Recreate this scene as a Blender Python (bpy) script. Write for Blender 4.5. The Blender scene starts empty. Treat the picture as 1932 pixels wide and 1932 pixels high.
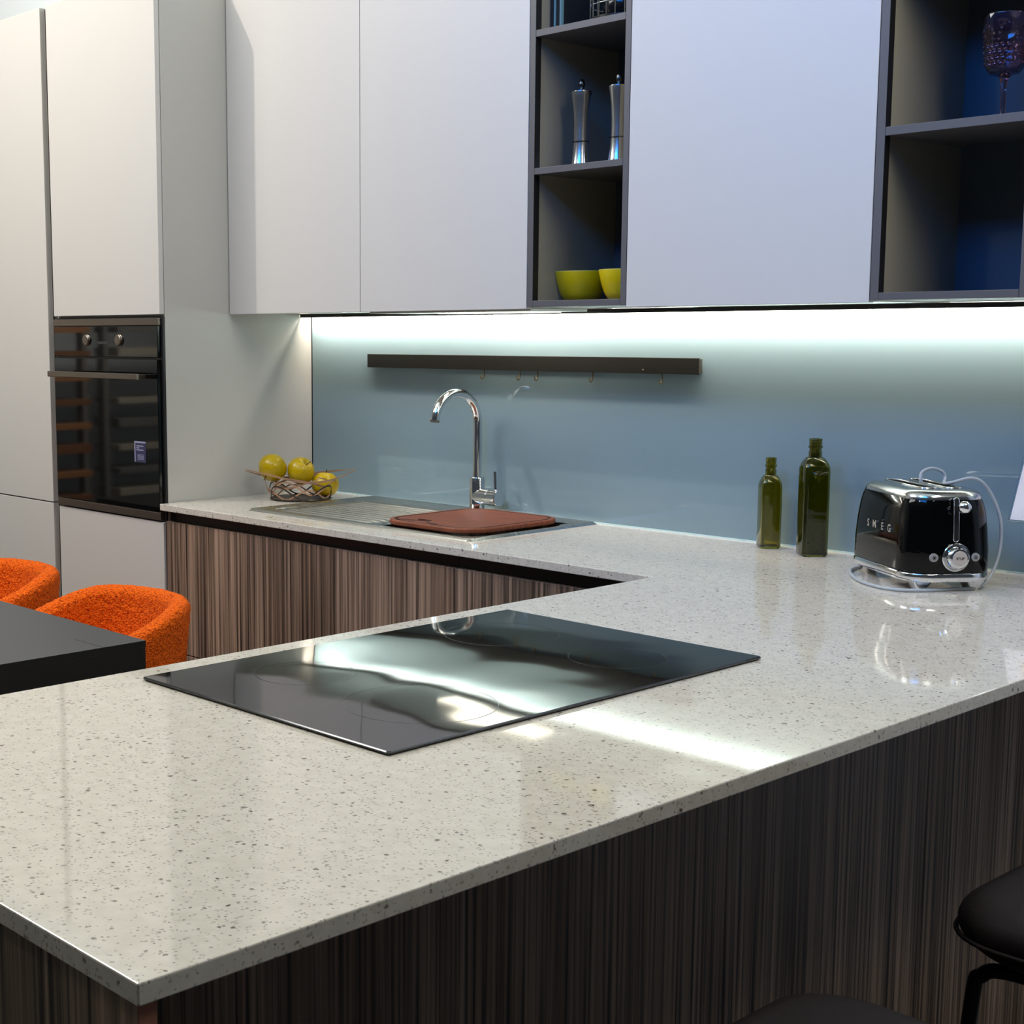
import bpy, bmesh, math, random
from mathutils import Vector, Matrix, noise
sc = bpy.context.scene
col = sc.collection
PI = math.pi
random.seed(7)

# ------------------------------------------------------------------ camera
cam_d = bpy.data.cameras.new('camera')
cam = bpy.data.objects.new('camera', cam_d)
col.objects.link(cam)
sc.camera = cam
F = Vector((-0.74846493, 0.65026211, -0.1302284))
R = Vector((0.65627172, 0.75451213, -0.00434399))
U = Vector((-0.09543418, 0.08871654, 0.9914745))
M = Matrix.Identity(4)
for i in range(3):
    M[i][0], M[i][1], M[i][2] = R[i], U[i], -F[i]
M.translation = Vector((3.6156, -3.0541, 1.4123))
cam.matrix_world = M
cam_d.sensor_width = 36.0
cam_d.lens = 2801.1138 / 1932 * 36.0
cam_d.shift_x = (966 - 631.1072) / 1932
cam_d.shift_y = (992.4408 - 966) / 1932
cam_d.clip_start = 0.05

# ------------------------------------------------------------------ world, lights, exposure
sc.view_settings.view_transform = 'Standard'
sc.view_settings.look = 'None'
sc.view_settings.gamma = 1
sc.view_settings.use_curve_mapping = False
sc.view_settings.exposure = 0.0
w = bpy.data.worlds.new('showroom_air'); sc.world = w; w.use_nodes = True
w.node_tree.nodes['Background'].inputs[0].default_value = (0.74, 0.85, 1.0, 1)
w.node_tree.nodes['Background'].inputs[1].default_value = 0.06

def spot(name, loc, target, power, colour, angle, blend=0.6, r=0.035):
    d = bpy.data.lights.new(name, 'SPOT'); d.energy = power; d.color = colour
    d.spot_size = math.radians(angle); d.spot_blend = blend; d.shadow_soft_size = r
    o = bpy.data.objects.new(name, d); col.objects.link(o); o.location = loc
    o.rotation_euler = (Vector(target) - Vector(loc)).to_track_quat('-Z', 'Y').to_euler()
    return o
def area(name, loc, target, power, colour, sx, sy):
    d = bpy.data.lights.new(name, 'AREA'); d.energy = power; d.color = colour
    d.shape = 'RECTANGLE'; d.size = sx; d.size_y = sy
    o = bpy.data.objects.new(name, d); col.objects.link(o); o.location = loc
    o.rotation_euler = (Vector(target) - Vector(loc)).to_track_quat('-Z', 'Y').to_euler()
    return o
def bulb(name, loc, power, colour, r=0.04):
    d = bpy.data.lights.new(name, 'POINT'); d.energy = power; d.color = colour; d.shadow_soft_size = r
    o = bpy.data.objects.new(name, d); col.objects.link(o); o.location = loc
    return o
bulb('ceiling_lamp_left', (-0.74, -1.92, 3.55), 100.8, (1.000, 0.881, 0.762), 0.02)
bulb('ceiling_lamp_middle', (1.55, -1.92, 3.50), 12.0, (1.000, 1.000, 0.900), 0.025)
bulb('ceiling_lamp_front', (1.5, -3.2, 3.4), 26.4, (1.000, 0.932, 0.750))
bfl = area('blue_fill_light', (2.15, -2.44, 3.05), (2.1, -0.3, 2.15), 11.8, (0.017, 0.271, 1.000), 1.5, 0.5); bfl.data.spread = math.radians(95)  # added blue fill hung inside the room, aimed at the wall cabinets; no window here
area('room_fill_light', (-0.45, -2.38, 3.1), (-0.35, -0.3, 0.8), 34.0, (1.000, 1.000, 0.985), 2.0, 0.5)  # soft fill added to lift the tall and wall cabinet fronts
area('side_fill_light', (3.6, -1.0, 3.1), (0.0, -0.45, 1.5), 31.0, (1.000, 0.968, 0.855), 1.1, 1.0)  # fill added from the right to brighten the tall unit's side panel
spot('rack_fill_spot', (-1.9, -2.4, 2.6), (-3.2, -2.4, 0.9), 320, (1.0, 0.93, 0.82), 100, 0.7)  # unseen spot, added so the rack shows up in the oven glass

# ------------------------------------------------------------------ helpers
def root(name, loc, label, cat, group=None, rz=0.0):
    o = bpy.data.objects.new(name, None); col.objects.link(o)
    o.empty_display_size = 0.05
    o.location = loc; o.rotation_euler = (0, 0, rz)
    tag(o, label, cat, group)
    return o
def tag(o, label, cat, group=None):
    o['label'] = label; o['category'] = cat
    if group: o['group'] = group
    return o
def obj(name, bm, mat, parent=None, smooth=None, label=None):
    bmesh.ops.recalc_face_normals(bm, faces=bm.faces[:])
    me = bpy.data.meshes.new(name); bm.to_mesh(me); bm.free()
    for m in (mat if isinstance(mat, (list, tuple)) else [mat]): me.materials.append(m)
    if smooth is not None:
        me.polygons.foreach_set('use_smooth', [True] * len(me.polygons))
        if smooth < 180: me.set_sharp_from_angle(angle=math.radians(smooth))
    o = bpy.data.objects.new(name, me); col.objects.link(o)
    if parent is not None: o.parent = parent
    if label: o['label'] = label
    return o
def struct(name, bm, mat, parent=None):
    o = obj(name, bm, mat, parent); o['kind'] = 'structure'; return o
def B(): return bmesh.new()
def box(bm, x0, x1, y0, y1, z0, z1, bev=0.0, seg=2, o=(0, 0, 0)):
    x0 -= o[0]; x1 -= o[0]; y0 -= o[1]; y1 -= o[1]; z0 -= o[2]; z1 -= o[2]
    v = [bm.verts.new((x, y, z)) for z in (z0, z1) for y in (y0, y1) for x in (x0, x1)]
    fs = [bm.faces.new([v[i] for i in q]) for q in ((0, 2, 3, 1), (4, 5, 7, 6), (0, 1, 5, 4), (2, 6, 7, 3), (0, 4, 6, 2), (1, 3, 7, 5))]
    if bev > 0:
        es = list({e for f in fs for e in f.edges})
        bmesh.ops.bevel(bm, geom=es, offset=bev, segments=seg, profile=0.5, affect='EDGES', clamp_overlap=True)
    return bm
def bx(*a, **k): return box(B(), *a, **k)
def lathe(bm, prof, n=48, c=(0, 0, 0), axis='Z', squash=None):
    """prof: (r, h) pairs; closed at r = 0 ends"""
    rings = []
    for r, h in prof:
        if r < 1e-6:
            rings.append([bm.verts.new(_ax(0, 0, h, axis, c))])
        else:
            rings.append([bm.verts.new(_ax(r * math.cos(2 * PI * i / n), r * math.sin(2 * PI * i / n), h, axis, c)) for i in range(n)])
    for a, b in zip(rings, rings[1:]):
        if len(a) == 1 and len(b) == 1: continue
        for i in range(n):
            j = (i + 1) % n
            if len(a) == 1: bm.faces.new((a[0], b[i], b[j]))
            elif len(b) == 1: bm.faces.new((a[i], a[j], b[0]))
            else: bm.faces.new((a[i], a[j], b[j], b[i]))
    return bm
def _ax(x, y, h, axis, c):
    if axis == 'Z': p = (x, y, h)
    elif axis == 'X': p = (h, x, y)
    else: p = (x, h, y)
    return (p[0] + c[0], p[1] + c[1], p[2] + c[2])
def tube(bm, pts, r, n=16, closed=False, cap=True, rfun=None):
    pts = [Vector(p) for p in pts]; m = len(pts); rings = []
    up = None
    for i, p in enumerate(pts):
        if closed: t = (pts[(i + 1) % m] - pts[i - 1]).normalized()
        else: t = (pts[min(i + 1, m - 1)] - pts[max(i - 1, 0)]).normalized()
        if up is None:
            up = Vector((0, 0, 1)) if abs(t.z) < 0.9 else Vector((1, 0, 0))
        up = (up - t * up.dot(t)).normalized(); s = t.cross(up)
        rr = rfun(i / max(1, m - 1)) if rfun else r
        ra, rb = rr if isinstance(rr, tuple) else (rr, rr)
        rings.append([bm.verts.new(p + up * (ra * math.cos(2 * PI * k / n)) + s * (rb * math.sin(2 * PI * k / n))) for k in range(n)])
    for i in range(m if closed else m - 1):
        a, b = rings[i], rings[(i + 1) % m]
        for k in range(n):
            j = (k + 1) % n
            bm.faces.new((a[k], a[j], b[j], b[k]))
    if cap and not closed:
        bm.faces.new(rings[0][::-1]); bm.faces.new(rings[-1])
    return bm
def spline(pts, n=8, closed=False):
    P = [Vector(p) for p in pts]; m = len(P); out = []
    rng = range(m) if closed else range(m - 1)
    for i in rng:
        p0 = P[(i - 1) % m] if (closed or i > 0) else P[0]
        p1 = P[i]; p2 = P[(i + 1) % m]
        p3 = P[(i + 2) % m] if (closed or i + 2 < m) else P[-1]
        for k in range(n):
            t = k / n
            out.append(0.5 * ((2 * p1) + (-p0 + p2) * t + (2 * p0 - 5 * p1 + 4 * p2 - p3) * t * t + (-p0 + 3 * p1 - 3 * p2 + p3) * t ** 3))
    if not closed: out.append(P[-1])
    return out
def rrect(hx, hy, r, n=6, z=0.0, cx=0.0, cy=0.0):
    out = []
    for sx, sy, a0 in ((1, 1, 0), (-1, 1, 90), (-1, -1, 180), (1, -1, 270)):
        for k in range(n + 1):
            a = math.radians(a0 + 90 * k / n)
            out.append((cx + sx * (hx - r) + r * math.cos(a), cy + sy * (hy - r) + r * math.sin(a), z))
    return out
def loops(bm, ls, cap0=True, cap1=True):
    """bridge closed loops with the same vertex count"""
    vs = [[bm.verts.new(p) for p in l] for l in ls]
    n = len(vs[0])
    for a, b in zip(vs, vs[1:]):
        for i in range(n):
            j = (i + 1) % n
            bm.faces.new((a[i], a[j], b[j], b[i]))
    if cap0: bm.faces.new(vs[0][::-1])
    if cap1: bm.faces.new(vs[-1])
    return vs
def text_mesh(s, size, depth, spacing=1.0, bold=0.0):
    c = bpy.data.curves.new('letters', 'FONT'); c.body = s; c.size = size; c.extrude = depth
    c.align_x = 'CENTER'; c.align_y = 'CENTER'; c.space_character = spacing; c.offset = bold
    t = bpy.data.objects.new('letters', c); col.objects.link(t)
    bpy.context.view_layer.update()
    me = bpy.data.meshes.new_from_object(t.evaluated_get(bpy.context.evaluated_depsgraph_get()))
    bpy.data.objects.remove(t)
    bm = bmesh.new(); bm.from_mesh(me); bpy.data.meshes.remove(me)
    return bm

# ------------------------------------------------------------------ materials
def lin(c):
    return tuple(((x / 255) / 12.92 if x / 255 <= 0.04045 else ((x / 255 + 0.055) / 1.055) ** 2.4) for x in c) + (1,)
def mat(name, rgb, rough=0.5, metal=0.0, spec=0.5, coat=0.0, coat_r=0.03, trans=0.0, ior=1.45, emit=None, est=0.0, bump=None, vary=0.0):
    m = bpy.data.materials.new(name); m.use_nodes = True
    nt = m.node_tree; b = nt.nodes['Principled BSDF']
    b.inputs['Base Color'].default_value = lin(rgb)
    b.inputs['Roughness'].default_value = rough; b.inputs['Metallic'].default_value = metal
    b.inputs['Specular IOR Level'].default_value = spec
    b.inputs['Coat Weight'].default_value = coat; b.inputs['Coat Roughness'].default_value = coat_r
    b.inputs['Transmission Weight'].default_value = trans; b.inputs['IOR'].default_value = ior
    if emit: b.inputs['Emission Color'].default_value = lin(emit); b.inputs['Emission Strength'].default_value = est
    if bump or vary:
        tc = nt.nodes.new('ShaderNodeTexCoord'); n = nt.nodes.new('ShaderNodeTexNoise')
        sc_, stg, dist, det = bump or (8, 0, 0.001, 3)
        n.inputs['Scale'].default_value = sc_; n.inputs['Detail'].default_value = det
        nt.links.new(tc.outputs['Object'], n.inputs['Vector'])
        if bump:
            bp = nt.nodes.new('ShaderNodeBump'); bp.inputs['Strength'].default_value = stg; bp.inputs['Distance'].default_value = dist
            nt.links.new(n.outputs['Fac'], bp.inputs['Height']); nt.links.new(bp.outputs['Normal'], b.inputs['Normal'])
        if vary:
            mx = nt.nodes.new('ShaderNodeMix'); mx.data_type = 'RGBA'
            mx.inputs['A'].default_value = lin(rgb); mx.inputs['B'].default_value = lin(tuple(int(c * (1 - vary)) for c in rgb))
            nt.links.new(n.outputs['Fac'], mx.inputs['Factor']); nt.links.new(mx.outputs['Result'], b.inputs['Base Color'])
    return m
def coord(nt, scale, loc=(0, 0, 0)):
    tc = nt.nodes.new('ShaderNodeTexCoord'); mp = nt.nodes.new('ShaderNodeMapping')
    mp.inputs['Scale'].default_value = scale; mp.inputs['Location'].default_value = loc
    nt.links.new(tc.outputs['Object'], mp.inputs['Vector']); return mp.outputs['Vector']
def ramp(nt, stops, mode='LINEAR'):
    r = nt.nodes.new('ShaderNodeValToRGB'); r.color_ramp.interpolation = mode
    e = r.color_ramp.elements
    while len(e) < len(stops): e.new(0.5)
    for el, (p, c) in zip(e, stops): el.position = p; el.color = lin(c) if len(c) == 3 and max(c) > 1 else (c[0], c[1], c[2], 1)
    return r
def mixc(nt, fac, a, b, blend='MIX'):
    mx = nt.nodes.new('ShaderNodeMix'); mx.data_type = 'RGBA'; mx.blend_type = blend
    for s, v in (('Factor', fac), ('A', a), ('B', b)):
        if hasattr(v, 'links') or hasattr(v, 'is_output'): nt.links.new(v, mx.inputs[s])
        else: mx.inputs[s].default_value = v
    return mx.outputs['Result']

def wood_mat():
    m = bpy.data.materials.new('striped_walnut_laminate'); m.use_nodes = True; nt = m.node_tree
    b = nt.nodes['Principled BSDF']
    def nz(scale, det, rough=0.5, loc=(0, 0, 0)):
        n = nt.nodes.new('ShaderNodeTexNoise'); n.inputs['Scale'].default_value = 1; n.inputs['Detail'].default_value = det
        n.inputs['Roughness'].default_value = rough
        nt.links.new(coord(nt, scale, loc), n.inputs['Vector']); return n.outputs['Fac']
    big = ramp(nt, [(0.30, (150, 125, 106)), (0.46, (186, 157, 135)), (0.56, (176, 147, 125)), (0.72, (198, 168, 145))])
    nt.links.new(nz((5.5, 5.5, 0.05), 0.3, 0.4), big.inputs['Fac'])
    fine = ramp(nt, [(0.30, (0.72, 0.69, 0.66)), (0.37, (0.94, 0.94, 0.94)), (0.5, (1, 1, 1)), (0.62, (0.93, 0.93, 0.93)), (0.8, (1.03, 1.02, 1.02))])
    nt.links.new(nz((8, 8, 0.07), 0.5, 0.4, (3, 1, 0)), fine.inputs['Fac'])
    fib = ramp(nt, [(0.3, (0.965, 0.96, 0.955)), (0.7, (1.005, 1.005, 1.005))])
    nt.links.new(nz((140, 140, 1.5), 2), fib.inputs['Fac'])
    c = mixc(nt, 1.0, big.outputs['Color'], fine.outputs['Color'], 'MULTIPLY')
    c = mixc(nt, 1.0, c, fib.outputs['Color'], 'MULTIPLY')
    nt.links.new(c, b.inputs['Base Color']); b.inputs['Roughness'].default_value = 0.5
    return m
def quartz_mat():
    m = bpy.data.materials.new('speckled_quartz'); m.use_nodes = True; nt = m.node_tree
    b = nt.nodes['Principled BSDF']
    base = ramp(nt, [(0.35, (208, 201, 189)), (0.65, (217, 210, 199))])
    n = nt.nodes.new('ShaderNodeTexNoise'); n.inputs['Scale'].default_value = 60; n.inputs['Detail'].default_value = 4
    nt.links.new(coord(nt, (1, 1, 1)), n.inputs['Vector']); nt.links.new(n.outputs['Fac'], base.inputs['Fac'])
    c = base.outputs['Color']
    for sc_, thr, rad, dark, loc in ((120, 0.80, 0.27, (98, 84, 76), 0), (230, 0.74, 0.30, (140, 132, 124), 5), (62, 0.93, 0.20, (72, 52, 46), 9), (170, 0.70, 0.30, (168, 162, 152), 3)):
        vec = coord(nt, (1, 1, 1), (loc, loc, loc))
        dn = nt.nodes.new('ShaderNodeTexNoise'); dn.inputs['Scale'].default_value = sc_ * 1.6
        nt.links.new(vec, dn.inputs['Vector'])
        va = nt.nodes.new('ShaderNodeVectorMath'); va.operation = 'MULTIPLY_ADD'
        va.inputs[1].default_value = (0.6 / sc_,) * 3
        nt.links.new(dn.outputs['Color'], va.inputs[0]); nt.links.new(vec, va.inputs[2])
        v = nt.nodes.new('ShaderNodeTexVoronoi'); v.inputs['Scale'].default_value = sc_
        nt.links.new(va.outputs[0], v.inputs['Vector'])
        sep = nt.nodes.new('ShaderNodeSeparateColor'); nt.links.new(v.outputs['Color'], sep.inputs[0])
        gt = nt.nodes.new('ShaderNodeMath'); gt.operation = 'GREATER_THAN'; gt.inputs[1].default_value = thr
        nt.links.new(sep.outputs[0], gt.inputs[0])
        mr = nt.nodes.new('ShaderNodeMapRange'); mr.inputs['From Min'].default_value = rad + 0.06; mr.inputs['From Max'].default_value = rad - 0.06
        nt.links.new(v.outputs['Distance'], mr.inputs['Value'])
        mu = nt.nodes.new('ShaderNodeMath'); mu.operation = 'MULTIPLY'
        nt.links.new(gt.outputs[0], mu.inputs[0]); nt.links.new(mr.outputs['Result'], mu.inputs[1])
        mu2 = nt.nodes.new('ShaderNodeMath'); mu2.operation = 'MULTIPLY'; nt.links.new(sep.outputs[1], mu2.inputs[0]); mu2.inputs[1].default_value = 1.0
        mu3 = nt.nodes.new('ShaderNodeMath'); mu3.operation = 'MULTIPLY'; nt.links.new(mu.outputs[0], mu3.inputs[0])
        mr2 = nt.nodes.new('ShaderNodeMapRange'); mr2.inputs['To Min'].default_value = 0.45; nt.links.new(mu2.outputs[0], mr2.inputs['Value'])
        nt.links.new(mr2.outputs['Result'], mu3.inputs[1])
        c = mixc(nt, mu3.outputs[0], c, lin(dark))
    nt.links.new(c, b.inputs['Base Color'])
    b.inputs['Roughness'].default_value = 0.05; b.inputs['IOR'].default_value = 1.5
    return m
def boucle_mat():
    m = bpy.data.materials.new('orange_boucle'); m.use_nodes = True; nt = m.node_tree; b = nt.nodes['Principled BSDF']
    v = nt.nodes.new('ShaderNodeTexVoronoi'); v.inputs['Scale'].default_value = 210
    n = nt.nodes.new('ShaderNodeTexNoise'); n.inputs['Scale'].default_value = 160; n.inputs['Detail'].default_value = 5
    vec = coord(nt, (1, 1, 1)); nt.links.new(vec, v.inputs['Vector']); nt.links.new(vec, n.inputs['Vector'])
    r = ramp(nt, [(0.0, (255, 122, 16)), (0.55, (236, 94, 6)), (1.0, (138, 42, 2))])
    nt.links.new(v.outputs['Distance'], r.inputs['Fac'])
    nt.links.new(r.outputs['Color'], b.inputs['Base Color'])
    ad = nt.nodes.new('ShaderNodeMath'); ad.operation = 'SUBTRACT'
    nt.links.new(n.outputs['Fac'], ad.inputs[0]); nt.links.new(v.outputs['Distance'], ad.inputs[1])
    bp = nt.nodes.new('ShaderNodeBump'); bp.inputs['Strength'].default_value = 0.8; bp.inputs['Distance'].default_value = 0.004
    nt.links.new(ad.outputs[0], bp.inputs['Height']); nt.links.new(bp.outputs['Normal'], b.inputs['Normal'])
    b.inputs['Roughness'].default_value = 0.9; b.inputs['Sheen Weight'].default_value = 0.3; b.inputs['Sheen Tint'].default_value = lin((255, 150, 80))
    b.inputs['Specular IOR Level'].default_value = 0.2
    return m
def brushed(name, rgb, rough, scale, strength=0.15, metal=1.0):
    m = mat(name, rgb, rough, metal); nt = m.node_tree; b = nt.nodes['Principled BSDF']
    n = nt.nodes.new('ShaderNodeTexNoise'); n.inputs['Scale'].default_value = 1; n.inputs['Detail'].default_value = 2
    nt.links.new(coord(nt, scale), n.inputs['Vector'])
    mr = nt.nodes.new('ShaderNodeMapRange'); mr.inputs['To Min'].default_value = max(0.02, rough - strength / 2); mr.inputs['To Max'].default_value = rough + strength
    nt.links.new(n.outputs['Fac'], mr.inputs['Value']); nt.links.new(mr.outputs['Result'], b.inputs['Roughness'])
    return m

FRONT = mat('matt_white_lacquer', (205, 202, 198), 0.42, spec=0.35)
SIDE = mat('pale_grey_lacquer', (190, 188, 182), 0.45, spec=0.35)
SHADOWGAP = mat('gap_grey', (70, 66, 62), 0.6)
WOOD = wood_mat()
EDGEWOOD = mat('panel_edge_band', (176, 118, 96), 0.5, vary=0.2)
QUARTZ = quartz_mat()
BLACK = mat('matt_black', (12, 12, 12), 0.45)
GLASSBLUE = mat('back_painted_glass', (133, 155, 162), 0.6, spec=0.0, coat=1.0, coat_r=0.015)
SEAL = mat('clear_glass_edge', (205, 230, 228), 0.2)
ANTHR = mat('anthracite_laminate', (92, 90, 92), 0.42)
ANTHR_IN = mat('grey_brown_inner', (142, 138, 126), 0.4, spec=0.5)
DARKFRAME = mat('black_edge', (20, 20, 22), 0.5)
RAILM = mat('dark_bronze_aluminium', (32, 31, 28), 0.5, metal=0.2)
HOOKM = mat('satin_nickel', (118, 106, 86), 0.45, 0.7)
CHROME = mat('chrome', (225, 226, 228), 0.05, 1.0)
STEEL = brushed('brushed_steel', (178, 178, 172), 0.27, (4, 300, 4), 0.04)
STEEL2 = brushed('brushed_steel_trim', (136, 128, 118), 0.34, (3, 3, 400), 0.12)
OVENGLASS = mat('black_oven_glass', (6, 6, 7), 0.04, spec=0.5)
OVENTRIM = mat('dark_steel_trim', (112, 104, 94), 0.3, metal=0.8)
OVENSIDE = mat('oven_side_black', (30, 31, 32), 0.35)
MILLM = mat('polished_steel', (214, 214, 216), 0.2, 1.0)
MILLKNOB = mat('dark_steel_knob', (90, 90, 92), 0.25, 1.0)
BOARD = None
YELLOW = mat('yellow_glaze', (205, 180, 8), 0.3, coat=0.3)
YELLOW_IN = mat('yellow_glaze_rim', (214, 205, 90), 0.4)
COPPER = mat('pale_copper_band', (188, 148, 120), 0.35, metal=0.6)
DARKCOPPER = mat('dark_metal_base', (70, 62, 54), 0.35, metal=0.7)
APPLE = mat('yellow_green_skin', (200, 168, 0), 0.3, spec=0.35, vary=0.22, bump=(220, 0.08, 0.0006, 2), coat=0.25)
STEMM = mat('dry_stem', (60, 48, 22), 0.7)
FLOORM = mat('grey_floor', (92, 86, 80), 0.35, vary=0.15)
WALLM = mat('pale_wall', (232, 240, 244), 0.8)
CEILM = mat('pale_blue_ceiling', (226, 240, 246), 0.8)
TABLEM = mat('charcoal_laminate', (72, 72, 74), 0.48, bump=(300, 0.05, 0.0005, 3))
TABLEEDGE = mat('near_black_edge', (26, 27, 28), 0.5)
BOUCLE = boucle_mat()
LEATHER = mat('dark_brown_leather', (30, 22, 20), 0.6, spec=0.25, bump=(180, 0.25, 0.0015, 4))
STOOLMETAL = mat('black_tube', (20, 19, 18), 0.35, metal=0.4)
WHITECORD = mat('pale_grey_cord', (176, 182, 186), 0.4)
TOASTBLACK = mat('glossy_black_enamel', (3, 3, 4), 0.04, spec=0.32)
SLOT = mat('slot_black', (8, 8, 8), 0.6)
BUTTON = mat('pearl_button', (196, 184, 176), 0.3)
PRINT = mat('black_print', (24, 20, 20), 0.6)
STICKER = mat('navy_sticker', (52, 52, 84), 0.4)
STICKLINE = mat('sticker_print', (150, 152, 184), 0.5)
WHITEP = mat('white_leaflet', (226, 220, 222), 0.5)
ACRYL = mat('clear_acrylic', (230, 240, 245), 0.03, trans=1.0, ior=1.49)
LEDM = mat('led_diffuser', (255, 252, 240), 0.5, emit=(255, 243, 226), est=155.0)
LAMPM = mat('hood_lamp_diffuser', (255, 250, 235), 0.5, emit=(255, 248, 226), est=5.0)
LEDHOUSE = mat('led_profile', (52, 54, 52), 0.35, metal=0.5)
UNDERS = mat('silver_underside', (196, 196, 190), 0.25, metal=0.15)
HOBM = mat('black_ceramic_glass', (5, 6, 7), 0.035, spec=0.9, bump=(4.5, 0.11, 0.02, 0.5))
HOBM.node_tree.nodes['Principled BSDF'].inputs['IOR'].default_value = 1.48
HOBLINE = mat('hob_print', (40, 44, 48), 0.15)

def wood_board_mat():
    m = bpy.data.materials.new('reddish_beech'); m.use_nodes = True; nt = m.node_tree; b = nt.nodes['Principled BSDF']
    n = nt.nodes.new('ShaderNodeTexNoise'); n.inputs['Scale'].default_value = 1; n.inputs['Detail'].default_value = 5
    nt.links.new(coord(nt, (14, 160, 14)), n.inputs['Vector'])
    r = ramp(nt, [(0.3, (96, 48, 29)), (0.55, (122, 64, 39)), (0.75, (138, 76, 47))])
    nt.links.new(n.outputs['Fac'], r.inputs['Fac']); nt.links.new(r.outputs['Color'], b.inputs['Base Color'])
    b.inputs['Roughness'].default_value = 0.5; b.inputs['Specular IOR Level'].default_value = 0.3
    return m
BOARD = wood_board_mat()
GROOVE = mat('board_groove', (58, 22, 14), 0.6)
def glass_mat(name, rgb, dens, rough=0.02):
    m = bpy.data.materials.new(name); m.use_nodes = True; nt = m.node_tree; b = nt.nodes['Principled BSDF']
    b.inputs['Base Color'].default_value = lin(rgb); b.inputs['Roughness'].default_value = rough
    b.inputs['Transmission Weight'].default_value = 1.0; b.inputs['IOR'].default_value = 1.5
    if dens:
        va = nt.nodes.new('ShaderNodeVolumeAbsorption'); va.inputs['Color'].default_value = lin(rgb); va.inputs['Density'].default_value = dens
        nt.links.new(va.outputs[0], nt.nodes['Material Output'].inputs['Volume'])
    return m
BOTTLEG = glass_mat('olive_bottle_glass', (176, 166, 50), 0)
BOTTLEG2 = glass_mat('dark_olive_bottle_glass', (146, 142, 44), 0)
PLUMG = glass_mat('plum_pressed_glass', (222, 192, 208), 0)

H = 0.91
# ------------------------------------------------------------------ the setting
struct('floor', bx(-5, 7, -8, 0.0, -0.1, 0.0), FLOORM)
struct('wall_back', bx(-5, 7, 0.0, 0.12, 0.0, 4.0), WALLM)
struct('wall_left', bx(-5.12, -5, -8, 0.12, 0.0, 4.0), WALLM)
struct('ceiling', bx(-5.12, 7, -8, 0.12, 4.0, 4.1), CEILM)

# ------------------------------------------------------------------ tall units
DF, DC = -0.5805, -0.5632
ZT = 2.422
t = root('tall_cabinet', (-0.94, -0.3, 0), 'tall white larder cupboard left of the built-in oven, floor to top in two doors', 'cabinet')
O = (-0.94, -0.3, 0)
obj('carcass', bx(-1.235, -0.645, DC + 0.004, -0.002, 0.08, ZT, 0.0, o=O), SIDE, t)
obj('door', bx(-1.235, -0.634, DF, DC + 0.003, 0.862, ZT, 0.0012, o=O), FRONT, t)
obj('door', bx(-1.235, -0.634, DF, DC + 0.003, 0.09, 0.858, 0.0012, o=O), FRONT, t)
obj('plinth', bx(-1.235, -0.645, -0.52, -0.50, 0.0, 0.08, 0.0, o=O), BLACK, t)
t = root('oven_cabinet', (-0.3, -0.3, 0), 'tall white cabinet housing the black oven, beside the orange chairs and wood drawers', 'cabinet')
O = (-0.3, -0.3, 0)
c = B()
box(c, -0.6, -0.582, DC, -0.002, 0.08, ZT, 0, o=O); box(c, -0.582, -0.018, -0.02, -0.002, 0.08, ZT, 0, o=O)
box(c, -0.582, -0.018, DC + 0.002, -0.02, 0.835, 0.853, 0, o=O); box(c, -0.582, -0.018, DC + 0.002, -0.02, 1.4575, 1.475, 0, o=O)
box(c, -0.582, -0.018, DC + 0.002, -0.02, ZT - 0.018, ZT, 0, o=O); box(c, -0.582, -0.018, DC + 0.002, -0.02, 0.08, 0.098, 0, o=O)
obj('carcass', c, SIDE, t)
obj('side_panel', bx(-0.018, 0.0, DC, -0.001, 0.0, ZT, 0.0008, o=O), SIDE, t)
obj('gap_profile', bx(-0.645, -0.6, DC + 0.008, -0.40, 0.08, ZT, 0, o=O), SHADOWGAP, t)
obj('door', bx(-0.597, -0.002, DF, DC - 0.001, 1.4625, ZT, 0.0012, o=O), FRONT, t)
obj('drawer_front', bx(-0.597, -0.002, DF, DC - 0.001, 0.09, 0.853, 0.0012, o=O), FRONT, t)
obj('plinth', bx(-0.6, 0.0, -0.52, -0.50, 0.0, 0.08, 0.0, o=O), BLACK, t)

# ------------------------------------------------------------------ oven
t = root('oven', (-0.3, -0.3, 0.855), 'black glass built-in oven with two round steel knobs and a bar handle', 'oven')
O = (-0.3, -0.3, 0.855)
obj('body', bx(-0.575, -0.025, -0.555, -0.05, 0.858, 1.44, 0.003, o=O), OVENSIDE, t)
obj('side_frame', bx(-0.597, -0.001, -0.572, -0.556, 0.856, 1.4565, 0.002, o=O), OVENSIDE, t)
obj('top_trim', bx(-0.595, -0.008, -0.586, -0.573, 1.431, 1.4525, 0.0015, o=O), OVENTRIM, t, label='brushed steel strip along the top')
obj('control_panel', bx(-0.594, -0.010, -0.584, -0.573, 1.337, 1.430, 0.0015, o=O), OVENGLASS, t)
obj('door', bx(-0.594, -0.010, -0.5865, -0.573, 0.884, 1.332, 0.0015, o=O), OVENGLASS, t)
obj('bottom_trim', bx(-0.595, -0.008, -0.586, -0.573, 0.858, 0.882, 0.0015, o=O), OVENTRIM, t, label='brushed steel strip along the bottom')
for x in (-0.396, -0.213):
    k = B(); lathe(k, [(0, 0.0), (0.0178, 0.0), (0.0178, -0.0015), (0.0168, -0.0025), (0.0164, -0.006), (0.0150, -0.0075), (0, -0.0078)], 40, (x - O[0], -0.584 - O[1], 1.388 - O[2]), 'Y')
    kn = obj('knob', k, STEEL2, t, 35)
    obj('pointer_mark', bx(x - 0.0012, x + 0.0012, -0.5846, -0.584, 1.412, 1.422, 0, o=O), HOBLINE, kn)
obj('display', bx(-0.335, -0.27, -0.5846, -0.584, 1.376, 1.384, 0, o=O), HOBLINE, t)
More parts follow.
